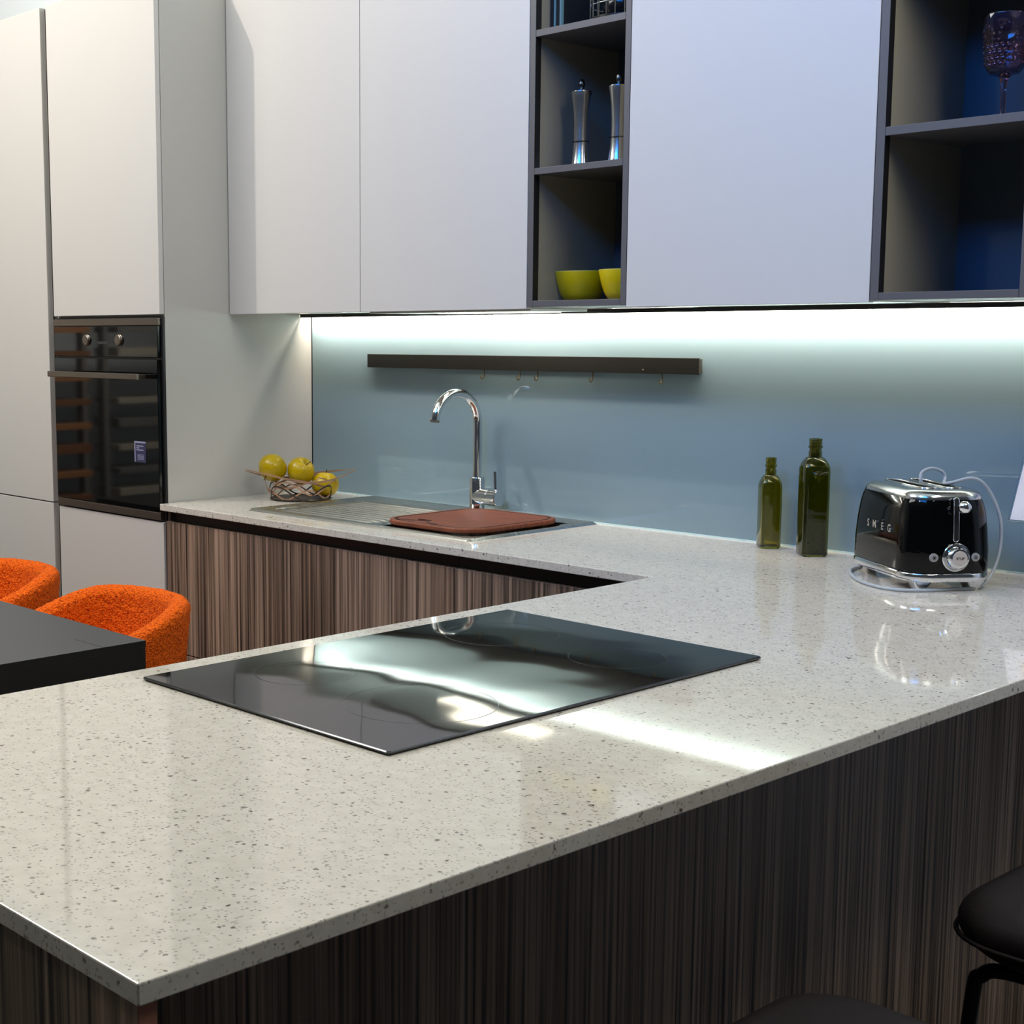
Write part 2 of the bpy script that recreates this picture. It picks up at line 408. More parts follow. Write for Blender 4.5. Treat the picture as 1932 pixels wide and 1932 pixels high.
hb = B(); box(hb, -0.548, -0.042, -0.640, -0.628, 1.273, 1.291, 0.002, o=O)
h = obj('handle', hb, STEEL2, t, label='brushed steel bar handle')
for x in (-0.51, -0.08):
    obj('handle_post', bx(x - 0.009, x + 0.009, -0.629, -0.586, 1.276, 1.288, 0.002, o=O), OVENTRIM, h)
s = obj('energy_sticker', bx(-0.138, -0.078, -0.5872, -0.5864, 1.025, 1.088, 0, o=O), STICKER, t, label='small navy sticker with white printed lines')
m = B()
box(m, -0.138, -0.078, -0.5876, -0.5872, 1.083, 1.088, 0, o=O); box(m, -0.138, -0.133, -0.5876, -0.5872, 1.026, 1.083, 0, o=O)
for z, x1 in ((1.074, -0.09), (1.068, -0.112), (1.062, -0.09)): box(m, -0.128, x1, -0.5876, -0.5872, z - 0.0015, z + 0.0015, 0, o=O)
for z in (1.048, 1.0445, 1.041, 1.0375, 1.034): box(m, -0.122, -0.088, -0.5876, -0.5872, z - 0.0007, z + 0.0007, 0, o=O)
obj('sticker_print', m, STICKLINE, s)

# ------------------------------------------------------------------ wall cabinets
ZU, YU, ZTU = 1.4631, -0.3303, 2.42
def wall_cab(x0, x1, label):
    O = ((x0 + x1) / 2, -0.16, ZU)
    t = root('wall_cabinet', O, label, 'cabinet', 'handleless wall cabinets over the worktop')
    obj('carcass', bx(x0 + 0.001, x1 - 0.001, YU + 0.021, -0.002, ZU + 0.012, ZTU, 0, o=O), SIDE, t)
    obj('underside', bx(x0 + 0.001, x1 - 0.001, YU + 0.021, -0.002, ZU + 0.002, ZU + 0.012, 0, o=O), UNDERS, t)
    obj('door', bx(x0 + 0.0012, x1 - 0.0012, YU, YU + 0.019, ZU, ZTU, 0.001, o=O), FRONT, t)
wall_cab(0.0025, 0.5905, 'white handleless wall cabinet against the tall oven cabinet, over the fruit basket')
wall_cab(0.5905, 1.190, 'white handleless wall cabinet above the tap, left of the narrow open shelves')
wall_cab(1.487, 2.0824, 'wide bluish white wall cabinet between the two dark open shelf units')
wall_cab(2.391, 2.686, 'narrow white wall cabinet right of the shelf unit with the goblet')

def shelf_unit(x0, x1, zs, label):
    O = ((x0 + x1) / 2, -0.16, ZU)
    t = root('open_shelf_unit', O, label, 'shelf unit', 'dark open shelf units between the wall cabinets')
    w_ = 0.0185
    yf = YU + 0.020
    for a, b, s in ((x0, x0 + w_, 1), (x1 - 0.0165, x1, -1)):
        p = B(); box(p, a + 0.0008, b - 0.0, YU, yf, ZU + 0.004, ZTU, 0.0006, o=O)
        fr = obj('side_panel', p, [ANTHR, DARKFRAME], t)
        for f in fr.data.polygons:
            if abs(f.normal.x) > 0.9: f.material_index = 1
        i0, i1 = (a + 0.001, b - 0.003) if s > 0 else (a + 0.003, b - 0.001)
        obj('inner_lining', bx(i0, i1, yf, -0.004, ZU + 0.004, ZTU, 0, o=O), ANTHR_IN, fr)
    obj('back_panel', bx(x0 + w_ - 0.003, x1 - 0.0135, -0.018, -0.003, ZU + 0.004, ZTU, 0, o=O), BACKP, t)
    for za, zb in zs:
        obj('shelf', bx(x0 + w_ + 0.0001, x1 - 0.0166, YU + 0.0005, -0.018, za, zb, 0.0006, o=O), ANTHR, t)
    obj('bottom_panel', bx(x0 + w_, x1 - 0.0166, YU + 0.0002, -0.018, 1.4675, 1.482, 0.0006, o=O), ANTHR, t)
    return t
BACKP = mat('dark_blue_grey_back', (76, 86, 98), 0.35)
shelf_unit(1.190, 1.487, [(1.778, 1.793), (2.0945, 2.110)], 'narrow dark grey open shelf unit holding the steel mills and yellow bowls')
shelf_unit(2.0824, 2.391, [(1.7805, 1.797), (2.11, 2.1265)], 'dark grey open shelf unit with blue-lit back holding the purple goblet')

# extractor and LED profile under the cabinets
O = (0.89, -0.17, 1.455)
t = root('extractor_hood', O, 'slim steel extractor panel set under the wall cabinet above the tap', 'hood')
obj('canopy', bx(0.60, 1.18, -0.305, -0.090, 1.4585, 1.4648, 0.001, o=O), UNDERS, t)
obj('lamp_strip', bx(0.76, 1.12, -0.20, -0.12, 1.4565, 1.4585, 0.0005, o=O), LAMPM, t)
O = (1.34, -0.03, 1.455)
t = root('under_cabinet_light', O, 'long white light strip under the wall cabinets along the blue splashback', 'light')
obj('housing', bx(0.004, 2.686, -0.0575, -0.020, 1.4628, 1.4650, 0.0005, o=O), LEDHOUSE, t)
dfb = B(); q = [(x, y + 0.030, z - 1.455) for x, y, z in ((-1.325, -0.0500, 1.4550), (1.34, -0.0500, 1.4550), (1.34, -0.0456, 1.4626), (-1.325, -0.0456, 1.4626))]
dfb.faces.new([dfb.verts.new(p) for p in q]); obj('diffuser', dfb, LEDM, t)
obj('front_lip', bx(0.004, 2.686, -0.0555, -0.0520, 1.4540, 1.4628, 0.0005, o=O), LEDHOUSE, t)

# ------------------------------------------------------------------ splashback
O = (1.34, -0.003, H)
t = root('glass_splashback', O, 'pale blue back-painted glass splashback between worktop and wall cabinets', 'splashback')
obj('glass_panel', bx(0.004, 2.686, -0.006, -0.0005, H + 0.002, 1.4625, 0.0006, o=O), GLASSBLUE, t)
obj('bottom_seal', bx(0.004, 2.686, -0.0085, -0.0062, H, H + 0.0035, 0, o=O), SEAL, t)
obj('corner_trim', bx(0.0005, 0.0038, -0.007, -0.0005, H + 0.001, 1.4625, 0, o=O), BLACK, t)

# ------------------------------------------------------------------ worktop
XI, XO, YE, YF = 1.777, 2.6863, -2.4511, -0.5949
TH = 0.0195
bm = B()
xs = [0.0012, 0.80, 1.14, XI, XO]; ys = [YE, YF, -0.46, -0.08, -0.001]
vt = {}
def gv(i, j, k):
    if (i, j, k) not in vt: vt[(i, j, k)] = bm.verts.new((xs[i], ys[j], H - (TH if k == 0 else 0)))
    return vt[(i, j, k)]
def solid(i, j):
    if i < 0 or j < 0 or i > 3 or j > 3: return False
    if j == 0: return i == 3
    if i == 1 and j == 2: return False
    return True
for i in range(4):
    for j in range(4):
        if not solid(i, j): continue
        bm.faces.new([gv(i, j, 1), gv(i + 1, j, 1), gv(i + 1, j + 1, 1), gv(i, j + 1, 1)])
        bm.faces.new([gv(i, j, 0), gv(i, j + 1, 0), gv(i + 1, j + 1, 0), gv(i + 1, j, 0)])
        for di, dj, a, b in ((-1, 0, (i, j), (i, j + 1)), (1, 0, (i + 1, j), (i + 1, j + 1)), (0, -1, (i, j), (i + 1, j)), (0, 1, (i, j + 1), (i + 1, j + 1))):
            if not solid(i + di, j + dj): bm.faces.new([gv(*a, 0), gv(*b, 0), gv(*b, 1), gv(*a, 1)])
bmesh.ops.recalc_face_normals(bm, faces=bm.faces[:])
es = [e for e in bm.edges if len(e.link_faces) == 2 and e.calc_face_angle(0) > 1.0]
bmesh.ops.bevel(bm, geom=es, offset=0.0016, segments=2, profile=0.5, affect='EDGES')
wt = obj('worktop', bm, QUARTZ)
tag(wt, 'L-shaped cream quartz worktop with dark specks running along the wall and peninsula', 'worktop')

# ------------------------------------------------------------------ base units
def base_unit(x0, x1, label):
    O = ((x0 + x1) / 2, -0.3, 0)
    t = root('base_cabinet', O, label, 'cabinet', 'wood drawer units under the sink run')
    c = B(); z1 = H - TH - 0.0003
    box(c, x0 + 0.0005, x0 + 0.018, -0.552, -0.02, 0.08, z1 - (0 if True else 0), 0, o=O); box(c, x1 - 0.018, x1 - 0.0005, -0.552, -0.02, 0.08, z1, 0, o=O)
    box(c, x0 + 0.018, x1 - 0.018, -0.552, -0.02, 0.08, 0.098, 0, o=O)
    obj('carcass', c, SIDE, t)
    obj('finger_channel', bx(x0 + 0.0005, x1 - 0.0005, -0.556, -0.5525, 0.80, z1, 0, o=O), BLACK, t, label='black recessed handle channel')
    obj('drawer_front', bx(x0 + 0.0015, x1 - 0.0015, -0.575, -0.5565, 0.47, 0.857, 0.001, o=O), WOOD, t)
    obj('drawer_front', bx(x0 + 0.0015, x1 - 0.0015, -0.575, -0.5565, 0.09, 0.467, 0.001, o=O), WOOD, t)
    obj('plinth', bx(x0, x1, -0.52, -0.505, 0.0, 0.08, 0, o=O), BLACK, t)
base_unit(0.0, 1.1915, 'wide striped wood drawer unit under the sink, beside the oven cabinet')
base_unit(1.1915, 1.776, 'narrow striped wood drawer unit in the inner corner by the peninsula')
O = (2.22, -1.3, 0)
t = root('peninsula_base', O, 'dark striped wood peninsula base facing the bar stools', 'cabinet')
z1 = H - TH - 0.0004
obj('end_panel', bx(1.80, 2.677, -2.446, -2.428, 0.0, z1, 0.0008, o=O), WOOD, t)
obj('edge_band', bx(2.677, 2.6785, -2.4455, -2.4285, 0.0, z1, 0, o=O), EDGEWOOD, t, label='reddish brown strip on the corner edge')
for k in range(4):
    a = -2.428 + k * 0.606; b = min(a + 0.606, -0.01)
    obj('back_panel', bx(2.372, 2.3905, a + 0.0006, b - 0.0006, 0.0, z1, 0.0006, o=O), WOOD, t)
obj('inner_panel', bx(1.795, 1.812, -2.428, -0.60, 0.09, 0.857, 0.0008, o=O), WOOD, t)
obj('core', bx(1.815, 2.370, -2.42, -0.02, 0.08, z1 - 0.001, 0, o=O), BLACK, t)

# ------------------------------------------------------------------ hob
O = (2.10, -1.49, H)
t = root('induction_hob', O, 'large rectangular black glass hob set on the peninsula worktop', 'hob')
bm = B(); loops(bm, [rrect(0.2585, 0.388, 0.004, 3, 0.0002), rrect(0.262, 0.3915, 0.004, 3, 0.0022), rrect(0.262, 0.3915, 0.004, 3, 0.0042), rrect(0.2605, 0.390, 0.004, 3, 0.0056)])
obj('glass_plate', bm, HOBM, t)
for cx, cy, r in ((-0.12, 0.22, 0.095), (0.12, 0.22, 0.075), (-0.12, -0.2, 0.075), (0.12, -0.2, 0.105)):
    m = B(); n = 72
    a = [m.verts.new((cx + r * math.cos(2 * PI * i / n), cy + r * math.sin(2 * PI * i / n), 0.0058)) for i in range(n)]
    b = [m.verts.new((cx + (r - 0.0009) * math.cos(2 * PI * i / n), cy + (r - 0.0009) * math.sin(2 * PI * i / n), 0.0058)) for i in range(n)]
    for i in range(n): m.faces.new((a[i], a[(i + 1) % n], b[(i + 1) % n], b[i]))
    obj('zone_mark', m, HOBLINE, t)

# ------------------------------------------------------------------ sink
SX0, SX1, SY0, SY1 = 0.306, 1.170, -0.503, -0.020
O = (0.738, -0.26, H)
t = root('kitchen_sink', O, 'stainless steel inset sink with ribbed drainer left of the covered bowl', 'sink')
def ss(x): x = max(0, min(1, x)); return x * x * (3 - 2 * x)
def rr_d(x, y, cx, cy, hx, hy, r):
    qx, qy = abs(x - cx) - hx + r, abs(y - cy) - hy + r
    return math.hypot(max(qx, 0), max(qy, 0)) + min(max(qx, qy), 0) - r
bm = B(); NX, NY = 216, 122; g = []
for i in range(NX + 1):
    row = []
    for j in range(NY + 1):
        x = SX0 + (SX1 - SX0) * i / NX; y = SY0 + (SY1 - SY0) * j / NY
        d = -rr_d(x, y, (SX0 + SX1) / 2, (SY0 + SY1) / 2, (SX1 - SX0) / 2, (SY1 - SY0) / 2, 0.012)
        h = 0.0004 + 0.0065 * ss(d / 0.006) - 0.0022 * ss((d - 0.009) / 0.006)
        dd = -rr_d(x, y, 0.567, -0.285, 0.222, 0.178, 0.03)
        h -= 0.0038 * ss(dd / 0.010)
        dbo = -rr_d(x, y, 0.967, -0.285, 0.178, 0.185, 0.06)
        h -= 0.0036 * ss(dbo / 0.008)
        row.append(bm.verts.new((x - O[0], y - O[1], h)))
    g.append(row)
for i in range(NX):
    for j in range(NY):
        x = SX0 + (SX1 - SX0) * (i + .5) / NX; y = SY0 + (SY1 - SY0) * (j + .5) / NY
        if 0.81 < x < 1.13 and -0.45 < y < -0.09: continue
        bm.faces.new((g[i][j], g[i + 1][j], g[i + 1][j + 1], g[i][j + 1]))
bmesh.ops.delete(bm, geom=[v for v in bm.verts if not v.link_faces], context='VERTS')
obj('deck', bm, STEEL, t, 180)
bm = B()
loops(bm, [rrect(0.168, 0.186, 0.03, 5, 0.0006, 0.232, -0.010), rrect(0.163, 0.181, 0.04, 5, -0.006, 0.232, -0.010), rrect(0.157, 0.175, 0.05, 5, -0.14, 0.232, -0.010), rrect(0.14, 0.158, 0.05, 5, -0.16, 0.232, -0.010)], cap0=False)
obj('bowl', bm, STEEL, t, 40)
for k in range(11):
    y = -0.44 + k * 0.029
    rb = B(); x0, x1 = 0.375 - O[0], 0.765 - O[0]
    n = 24; prev = None
    for i in range(n + 1):
        u = i / n; x = x0 + (x1 - x0) * u; e = ss(u / 0.06) * ss((1 - u) / 0.06)
        ring = [rb.verts.new((x, y - O[1] + 0.0075 * math.cos(a), 0.0004 + 0.0060 * e * math.sin(a))) for a in [PI * q / 6 for q in range(7)]]
        if prev:
            for q in range(6): rb.faces.new((prev[q], prev[q + 1], ring[q + 1], ring[q]))
        prev = ring
    obj('drainer_rib', rb, STEEL, t, 180)

# chopping board
O = (0.9635, -0.275, H)
t = root('chopping_board', (O[0], O[1], H + 0.0068), 'reddish wooden chopping board with juice groove covering the sink bowl', 'board')
hx, hy = 0.166, 0.182
bm = B()
def rl(dx, z, r=0.075): return rrect(hx - dx, hy - dx, max(r - dx, 0.01), 8, z)
BT = 0.0125
vs = loops(bm, [rl(0.003, 0.0), rl(0, 0.003), rl(0, BT - 0.003), rl(0.003, BT), rl(0.012, BT), rl(0.0135, BT - 0.0026), rl(0.0185, BT - 0.0026), rl(0.020, BT)], cap1=False)
inner = vs[-1]
hole = [(-0.062 + 0.020 * math.cos(2 * PI * i / 20), -0.118 + 0.009 * math.sin(2 * PI * i / 20)) for i in range(20)]
ht = [bm.verts.new((x, y, BT)) for x, y in hole]; hb_ = [bm.verts.new((x, y, 0.002)) for x, y in hole]
bm.edges.ensure_lookup_table()
ed = []
for L_ in (inner, ht):
    for i in range(len(L_)):
        e = bm.edges.get((L_[i], L_[(i + 1) % len(L_)])) or bm.edges.new((L_[i], L_[(i + 1) % len(L_)]))
        ed.append(e)
bmesh.ops.triangle_fill(bm, use_beauty=True, edges=ed)
for i in range(20): bm.faces.new((ht[i], ht[(i + 1) % 20], hb_[(i + 1) % 20], hb_[i]))
bm.faces.new(hb_)
bo = obj('board', bm, [BOARD, GROOVE], t, 30)
for f in bo.data.polygons:
    c0 = f.center
    if (BT - 0.0035 < c0.z < BT - 0.0008 and rr_d(c0.x, c0.y, 0, 0, hx, hy, 0.075) < -0.008) or (len(f.vertices) == 20) or (0.003 < c0.z < BT - 0.002 and abs(c0.x + 0.062) < 0.03 and abs(c0.y + 0.118) < 0.02):
        f.material_index = 1
# an S-shaped run of the groove round the finger hole
gp = spline([(-0.118, -0.158, BT), (-0.075, -0.146, BT), (-0.045, -0.136, BT), (-0.034, -0.118, BT), (-0.030, -0.135, BT), (-0.005, -0.155, BT), (0.03, -0.160, BT)], 6)
g_ = B(); tube(g_, gp, 0.0022, 8); gr = obj('groove_curl', g_, GROOVE, t, 180)

# ------------------------------------------------------------------ tap
O = (0.775, -0.060, H + 0.0048)
t = root('kitchen_tap', O, 'chrome swan neck mixer tap with side lever behind the chopping board', 'tap')
bm = B(); lathe(bm, [(0, 0), (0.0235, 0), (0.0235, 0.003), (0.021, 0.0045), (0.021, 0.092), (0.0200, 0.0935), (0.0125, 0.0935), (0, 0.0935)], 48)
obj('body', bm, CHROME, t, 35)
pts = [(0, 0, 0.09), (0, 0, 0.14), (0, 0, 0.19), (0, 0, 0.22)]
zc = 0.245; R_ = 0.084
pts += [(0, -R_ + R_ * math.cos(a), zc + R_ * math.sin(a)) for a in [PI * k / 40 for k in range(0, 39)]]
bm = B(); tube(bm, pts, 0.0122, 28)
sp = obj('spout', bm, CHROME, t, 50)
a = PI * 38 / 40
e0 = Vector((0, -R_ + R_ * math.cos(a), zc + R_ * math.sin(a))); td_ = Vector((0, -math.sin(a), math.cos(a))).normalized()
bm = B(); tube(bm, [e0, e0 + td_ * 0.006], 0.0128, 28); obj('aerator', bm, STEEL2, sp, 40)
bm = B(); lathe(bm, [(0, 0.0), (0.0225, 0.0), (0.0225, 0.048), (0.0218, 0.0485), (0.0218, 0.0505), (0.0235, 0.051), (0.0235, 0.083), (0.0222, 0.0845), (0, 0.0848)], 48, (0, 0, 0.041), 'X')
kb = obj('lever_housing', bm, CHROME, t, 35)
bm = B(); tube(bm, [(0.070, 0, 0.060), (0.068, 0.001, 0.085), (0.064, 0.003, 0.112)], 0.0052, 16)
obj('lever', bm, CHROME, kb, 50)

# ------------------------------------------------------------------ rail and hooks
O = (0.88, -0.02, 1.32)
t = root('utensil_rail', O, 'long dark flat utensil rail fixed on the blue splashback', 'rail')
obj('bar', bx(0.277, 1.4675, -0.0200, -0.0125, 1.3034, 1.3434, 0.0012, o=O), RAILM, t)
obj('end_cap', bx(1.4675, 1.4715, -0.0195, -0.008, 1.306, 1.341, 0.001, o=O), STEEL2, t, label='steel end cap')
for x in (0.40, 1.38): obj('bracket', bx(x - 0.02, x + 0.02, -0.0124, -0.0062, 1.308, 1.338, 0, o=O), BLACK, t)
obj('screw', lathe(B(), [(0, 0), (0.0028, 0), (0.002, -0.001), (0, -0.0012)], 12, (1.303 - O[0], -0.0200 - O[1], 1.3125 - O[2]), 'Y'), HOOKM, t, 30)
hl = ['small nickel hook on the dark rail, above the tap spout bend', 'small nickel hook on the dark rail, left one of the close pair', 'small nickel hook on the dark rail, right one of the close pair',
      'small nickel hook on the dark rail, alone between the close pair and the last hook', 'small nickel hook on the dark rail, the one nearest its capped end']
for x, lb in zip((0.768, 0.902, 0.965, 1.153, 1.372), hl):
    O = (x - 0.013, -0.0160, 1.3034)
    hkm = B()
    pth = [(0, 0.0, 0.0), (0, 0, -0.006), (0, 0, -0.012), (0, -0.0005, -0.017)] + [(-0.0002, -0.006 + 0.006 * math.cos(a), -0.018 - 0.006 * math.sin(a)) for a in [PI * k / 8 for k in range(1, 9)]] + [(-0.0004, -0.0128, -0.0145)]
    tube(hkm, pth, 0.002, 8, rfun=lambda u: (0.0014, 0.0026))
    o = obj('hook', hkm, HOOKM, None, 60); o.location = O
    tag(o, lb, 'hook', 'hooks hanging from the dark rail')

# ------------------------------------------------------------------ fruit basket
O = (0.183, -0.207, H)
Rn = Vector((0.6563, 0.7545, 0)).normalized(); Fn = Vector((-Rn.y, Rn.x, 0))
t = root('fruit_basket', O, 'woven copper-coloured metal fruit basket against the side panel by the sink', 'basket')
def band(bm, pts, w, th=0.0014, closed=False):
    P = [Vector(p) for p in pts]; m = len(P); rings = []
    for i in range(m):
        if closed: tg = (P[(i + 1) % m] - P[i - 1]).normalized()
        else: tg = (P[min(i + 1, m - 1)] - P[max(i - 1, 0)]).normalized()
        out = Vector((P[i].x, P[i].y, 0)); out = out.normalized() if out.length > 1e-6 else Vector((1, 0, 0))
        sd = tg.cross(out)
        sd = sd.normalized() if sd.length > 1e-4 else Vector((0, 0, 1))
        nn = tg.cross(sd).normalized()
        ww = w if closed else w * (0.25 + 0.75 * min(1, 4 * min(i, m - 1 - i) / (m - 1)))
        rings.append([bm.verts.new(P[i] + sd * (sx * ww / 2) + nn * (sy * th / 2)) for sx, sy in ((1, 1), (1, -1), (-1, -1), (-1, 1))])
    for i in range(m if closed else m - 1):
        a_, b_ = rings[i], rings[(i + 1) % m]
        for k in range(4): bm.faces.new((a_[k], a_[(k + 1) % 4], b_[(k + 1) % 4], b_[k]))
    if not closed: bm.faces.new(rings[0]); bm.faces.new(rings[-1][::-1])
def loc(u, v, z): q = Rn * u + Fn * v; return (q.x, q.y, z)
bm = B(); lathe(bm, [(0, 0.0), (0.088, 0.0), (0.094, 0.0035), (0.090, 0.0055), (0.082, 0.0035), (0, 0.0028)], 48)
obj('base_dish', bm, DARKCOPPER, t, 40)
# four crossing leaf-shaped bands
for ph, ra, rbm, zt_, zm, w_ in ((0, 0.167, 0.100, 0.088, 0.060, 0.0055), (60, 0.118, 0.092, 0.074, 0.040, 0.006), (120, 0.118, 0.092, 0.074, 0.040, 0.006)):
    bm = B()
    for sgn in (1, -1):
        pp = []
        for i in range(41):
            s_ = -1 + 2 * i / 40
            a_ = math.radians(ph)
            u = ra * s_; v = sgn * rbm * (1 - abs(s_) ** 1.8) - sgn * 0.008
            z = zt_ + (zm - zt_) * (1 - abs(s_) ** 1.7) + 0.008 * math.sin(3 * s_ * sgn)
            pp.append(loc(u * math.cos(a_) - v * math.sin(a_), u * math.sin(a_) + v * math.cos(a_), z))
        band(bm, pp, w_)
    obj('rim_band', bm, COPPER, t, 60)
for k, (z0, z1, rr0, rr1, ph) in enumerate(((0.006, 0.046, 0.088, 0.108, 0.3), (0.006, 0.034, 0.086, 0.098, 1.1), (0.020, 0.060, 0.094, 0.112, 2.0))):
    bm = B(); pp = []
    for i in range(120):
        a_ = 2 * PI * i / 120; s_ = 0.5 + 0.5 * math.sin(4 * a_ + ph * 3)
        r_ = rr0 + (rr1 - rr0) * s_
        pp.append((r_ * math.cos(a_), r_ * math.sin(a_), z0 + (z1 - z0) * s_))
    band(bm, pp, 0.0042, closed=True)
    obj('woven_band', bm, COPPER if k else DARKCOPPER, t, 60)

def apple(loc_, r, tilt, label):
    t = root('green_apple', loc_, label, 'fruit', 'yellow-green fruit in the copper basket')
    t.rotation_euler = tilt
    bm = B(); prof = []
    for i in range(33):
        a_ = PI * i / 32
        rr_ = r * (1 + 0.04 * math.sin(a_) ** 2)
        d = 0.30 * math.exp(-(a_ / 0.30) ** 2) + 0.16 * math.exp(-((PI - a_) / 0.26) ** 2)
        prof.append((rr_ * math.sin(a_) if 0 < i < 32 else 0, r * math.cos(a_) * (0.98 - d)))
    lathe(bm, prof, 48)
    for v in bm.verts:
        n_ = noise.noise(v.co * 28) * 0.0013; v.co += v.co.normalized() * n_
    obj('flesh', bm, APPLE, t, 180)
    s = B(); tube(s, [(0, 0, r * 0.64), (0.001, 0, r * 0.85), (0.004, 0.001, r * 1.13)], 0.0013, 8)
    obj('stem', s, STEMM, t, 60)
    c_ = B(); lathe(c_, [(0, -r * 0.86), (0.004, -r * 0.872), (0.0045, -r * 0.85), (0, -r * 0.80)], 8)
    obj('calyx', c_, STEMM, t, 60)
apple((0.119, -0.263, 1.003), 0.0425, (2.5, 0.5, 0.4), 'yellow-green apple at the left, highest in the copper basket')
apple((0.176, -0.199, 0.994), 0.0412, (0.35, 0.75, 0.7), 'yellow-green apple in the middle of the copper basket with its dimple up')
apple((0.226, -0.146, 0.9535), 0.0400, (-0.15, -0.1, 0), 'darker yellow-green apple lowest in the copper basket, nearest the sink')

# ------------------------------------------------------------------ bottles
def bottle(loc_, s, hb_, ht_, rn, label, gm):
    O = loc_
    t = root('glass_bottle', O, label, 'bottle', 'empty olive green bottles against the splashback', rz=math.radians(47.9))
    hf = s / 2; rc = s * 0.16
    def sec(h, f, z, rc_):  # blend square to circle
        out = []
        n = 8
        q = rrect(h, h, rc_, n, z)
        for x, y, _ in q:
            a_ = math.atan2(y, x)
            out.append((x * (1 - f) + h * f * math.cos(a_), y * (1 - f) + h * f * math.sin(a_), z))
        return out
    sh = hb_
    def outer(off):
        L_ = [sec(hf * 0.90 - off, 0, off, rc), sec(hf - off, 0, 0.004 + off * .5, rc), sec(hf - off, 0, sh - 0.012, rc)]
        for k in range(1, 9):
            u = k / 8; a_ = u * PI / 2
            hh = rn + (hf - rn) * math.cos(a_) ** 0.9 if k < 8 else rn
            L_.append(sec(hh - off, ss(u * 1.15), sh - 0.012 + (0.030) * math.sin(a_), rc))
        for z, r_ in ((sh + 0.03, rn * 0.99), (ht_ - 0.026, rn * 0.88), (ht_ - 0.022, rn * 0.88), (ht_ - 0.021, rn * 1.08), (ht_ - 0.016, rn * 1.08), (ht_ - 0.015, rn * 0.93), (ht_ - 0.012, rn * 0.93), (ht_ - 0.0115, rn), (ht_ - 0.009, rn), (ht_ - 0.0085, rn * 0.93), (ht_ - 0.006, rn * 0.93), (ht_ - 0.005, rn), (ht_ - 0.001, rn * 0.98), (ht_, rn * 0.92)):
            L_.append(sec(r_ - off * (0.8), 1, z, rc))
        return L_
    bm = B(); o_ = outer(0)
    inn = [sec(hf * 0.86 - 0.002, 0, 0.006, rc * .9), sec(hf - 0.0025, 0, 0.010, rc * .9), sec(hf - 0.0025, 0, sh - 0.013, rc * .9)]
    for k in range(1, 9):
        u = k / 8; a_ = u * PI / 2
        hh = rn * 0.78 + (hf - 0.0025 - rn * 0.78) * math.cos(a_) ** 0.9 if k < 8 else rn * 0.76
        inn.append(sec(hh, ss(u * 1.15), sh - 0.013 + 0.029 * math.sin(a_), rc * .9))
    inn += [sec(rn * 0.72, 1, ht_ - 0.02, rc), sec(rn * 0.72, 1, ht_ - 0.0005, rc)]
    loops(bm, o_ + inn[::-1])
    obj('glass_body', bm, gm, t, 40)
bottle((1.704, -0.0615, H), 0.0465, 0.152, 0.2095, 0.0125, 'short square olive green glass bottle standing left of the taller one', BOTTLEG)
bottle((1.835, -0.093, H), 0.0575, 0.203, 0.2615, 0.0145, 'tall square dark green glass bottle between short bottle and toaster', BOTTLEG2)

# ------------------------------------------------------------------ toaster
O = (2.158, -0.232, H)
phi = math.atan2(0.8, 0.6)   # local +x runs across the control face, local +y along the length
t = root('toaster', O, 'glossy black retro two-slot toaster with chrome base and round stop knob', 'toaster', rz=phi)
W2, L2 = 0.0900, 0.147
def tsec(z, ix, r, top=0):
    return rrect(W2 - ix, L2 - ix * 1.0, r, 10, z)
bm = B(); prof = []
ls = [tsec(0.036, 0.002, 0.056), tsec(0.040, 0.0, 0.058), tsec(0.080, 0.0005, 0.058), tsec(0.120, 0.003, 0.058), tsec(0.150, 0.0068, 0.056), tsec(0.168, 0.011, 0.053), tsec(0.176, 0.0145, 0.050)]
loops(bm, ls)
obj('shell', bm, TOASTBLACK, t, 60)
# rounded chrome top with sunken slots
bm = B(); ls = []
for k in range(8):
    a_ = PI / 2 * k / 7
    ls.append(tsec(0.1765 + 0.018 * math.sin(a_), 0.0145 + 0.022 * (1 - math.cos(a_)), 0.050 - 0.012 * (1 - math.cos(a_))))
vs = loops(bm, ls, cap1=False)
inner = vs[-1]; ed = []
sl = []
for cx in (-0.025, 0.025):
    q = rrect(0.0125, 0.085, 0.006, 3, 0.1945, cx, 0.0)
    tv = [bm.verts.new(p) for p in q]; bv = [bm.verts.new((p[0], p[1], 0.179)) for p in q]
    n = len(q)
    for i in range(n): bm.faces.new((tv[i], tv[(i + 1) % n], bv[(i + 1) % n], bv[i]))
    bm.faces.new(bv); sl.append(tv)
for L_ in [inner] + sl:
    for i in range(len(L_)):
        e = bm.edges.get((L_[i], L_[(i + 1) % len(L_)])) or bm.edges.new((L_[i], L_[(i + 1) % len(L_)]))
        ed.append(e)
bmesh.ops.triangle_fill(bm, use_beauty=True, edges=ed)
STTOP = mat('satin_steel_top', (196, 200, 202), 0.16, 1.0)
tp = obj('top_plate', bm, [STTOP, SLOT], t, 40, label='satin steel top with two slots')
for f in tp.data.polygons:
    if f.center.z < 0.190 and abs(f.center.x) < 0.045 and abs(f.center.y) < 0.09 : f.material_index = 1
for cx in (-0.025, 0.025):
    bm = B(); q0 = rrect(0.0145, 0.087, 0.008, 4, 0, cx, 0); tube(bm, [(p[0], p[1], 0.1955) for p in q0], 0.0016, 8, closed=True)
    obj('slot_trim', bm, CHROME, t, 60)
